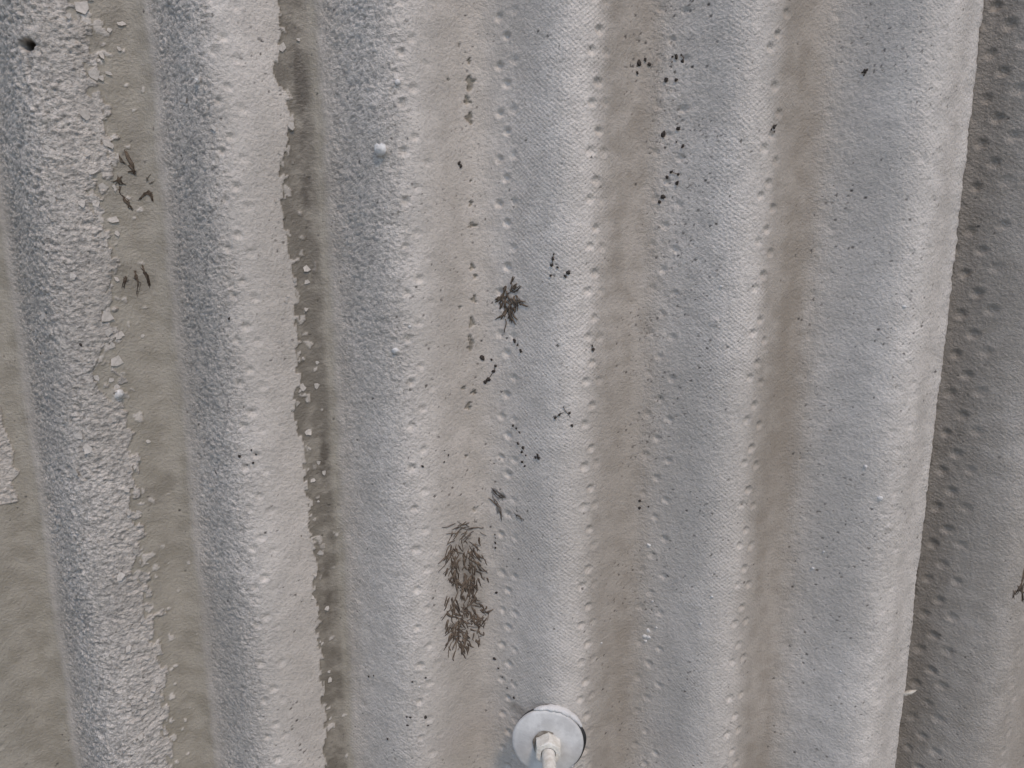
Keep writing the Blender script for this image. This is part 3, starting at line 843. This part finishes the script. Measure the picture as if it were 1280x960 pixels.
# hex nut with chamfered corners
def hex_nut():
    AF = 5.0
    v, f = [], []
    seg = 48
    def hexr(q):
        m_ = (q + math.pi / 6) % (math.pi / 3) - math.pi / 6
        return AF / math.cos(m_)
    rot = math.radians(57)
    levels = [(2.5, 0), (4.2, None), (8.4, None), (9.2, 1)]
    def ringv(fn, o_):
        return [Vector((fn(q) * math.cos(q + rot), -(o_), fn(q) * math.sin(q + rot))) * MM for q in [i / seg * 2 * math.pi for i in range(seg)]]
    rings = [ringv(hexr, 2.3), ringv(lambda q: hexr(q), 8.0 - 0.0), ringv(lambda q: min(hexr(q), 5.25), 8.6), ringv(lambda q: 4.6, 8.9), ringv(lambda q: 3.1, 8.9)]
    # chamfer dips at the corners
    for i in range(seg):
        q = i / seg * 2 * math.pi
        rings[1][i].y += max(0, hexr(q) - 5.2) * 0.9 * MM
    for rg in rings: v += rg
    for k_ in range(len(rings) - 1):
        for i in range(seg):
            a_, b_ = k_ * seg + i, k_ * seg + (i + 1) % seg
            f.append((a_, b_, b_ + seg, a_ + seg))
    return link('nut', mesh('nut', v, f, False), M_NUT, bolt)
nut = hex_nut()
M_NUT_SHADE = simple_mat('nut_shade', (0.16, 0.135, 0.105), (0.30, 0.27, 0.23), 500, 0.85, bump=0.5)
ring_surface('shade_ring', [(4.6, 2.45), (5.2, 2.62), (6.0, 2.6), (6.5, 2.42)], 40, M_NUT_SHADE, bolt, 0.035)  # brown ring painted in as the contact shade around the nut
rs = bolt.children[[c.name for c in bolt.children].index('rubber_seal')]
rs.location = (0.0007, 0, -0.0006)
# threaded rod, thread clogged with paint
def rod():
    v, f = [], []
    seg, pitch, L0, L1 = 24, 1.0, 2.0, 46.0
    rows = int((L1 - L0) / 0.25)
    r = random.Random(2)
    for i in range(rows + 1):
        o_ = L0 + (L1 - L0) * i / rows
        for j in range(seg):
            q = j / seg * 2 * math.pi
            t = (o_ / pitch - j / seg) % 1.0
            clog = 0.5 + 0.5 * math.sin(o_ * 0.9 + 2 * math.sin(q))
            rr = 2.85 - 0.16 * (1 - abs(2 * t - 1)) * (0.35 + 0.65 * clog) + r.uniform(-0.02, 0.02)
            if i == rows: rr = 2.2
            v.append(Vector((rr * math.cos(q), -o_, rr * math.sin(q))) * MM)
    for i in range(rows):
        for j in range(seg):
            a_, b_ = i * seg + j, i * seg + (j + 1) % seg
            f.append((a_, b_, b_ + seg, a_ + seg))
    f.append(tuple(rows * seg + j for j in range(seg)))
    return link('rod', mesh('rod', v, f, True), M_NUT, bolt)
rod()
# bead of paint squeezed out along the upper right rim, and a scrap at the lower right
def bead(a0, a1, R0, wid, ht, name, seed):
    r = random.Random(seed); v, f = [], []
    N = 26
    for i in range(N):
        t = i / (N - 1); q = math.radians(a0 + (a1 - a0) * t)
        s_ = math.sin(math.pi * t) ** 0.5 * r.uniform(0.85, 1.15) + 0.05
        for j in range(7):
            w_ = j / 6 * math.pi
            R_ = R0 + math.cos(w_) * wid * s_
            o_ = math.sin(w_) * ht * s_
            v.append(Vector((R_ * math.cos(q), -(o_ - 0.2), R_ * math.sin(q))) * MM)
    for i in range(N - 1):
        for j in range(6):
            a_ = i * 7 + j
            f.append((a_, a_ + 7, a_ + 8, a_ + 1))
    return link(name, mesh(name, v, f, True), M_SEAL, bolt)
bead(22, 112, 15.7, 1.3, 2.3, 'sealant', 1)
bead(-62, -40, 15.6, 0.9, 1.6, 'sealant', 2)
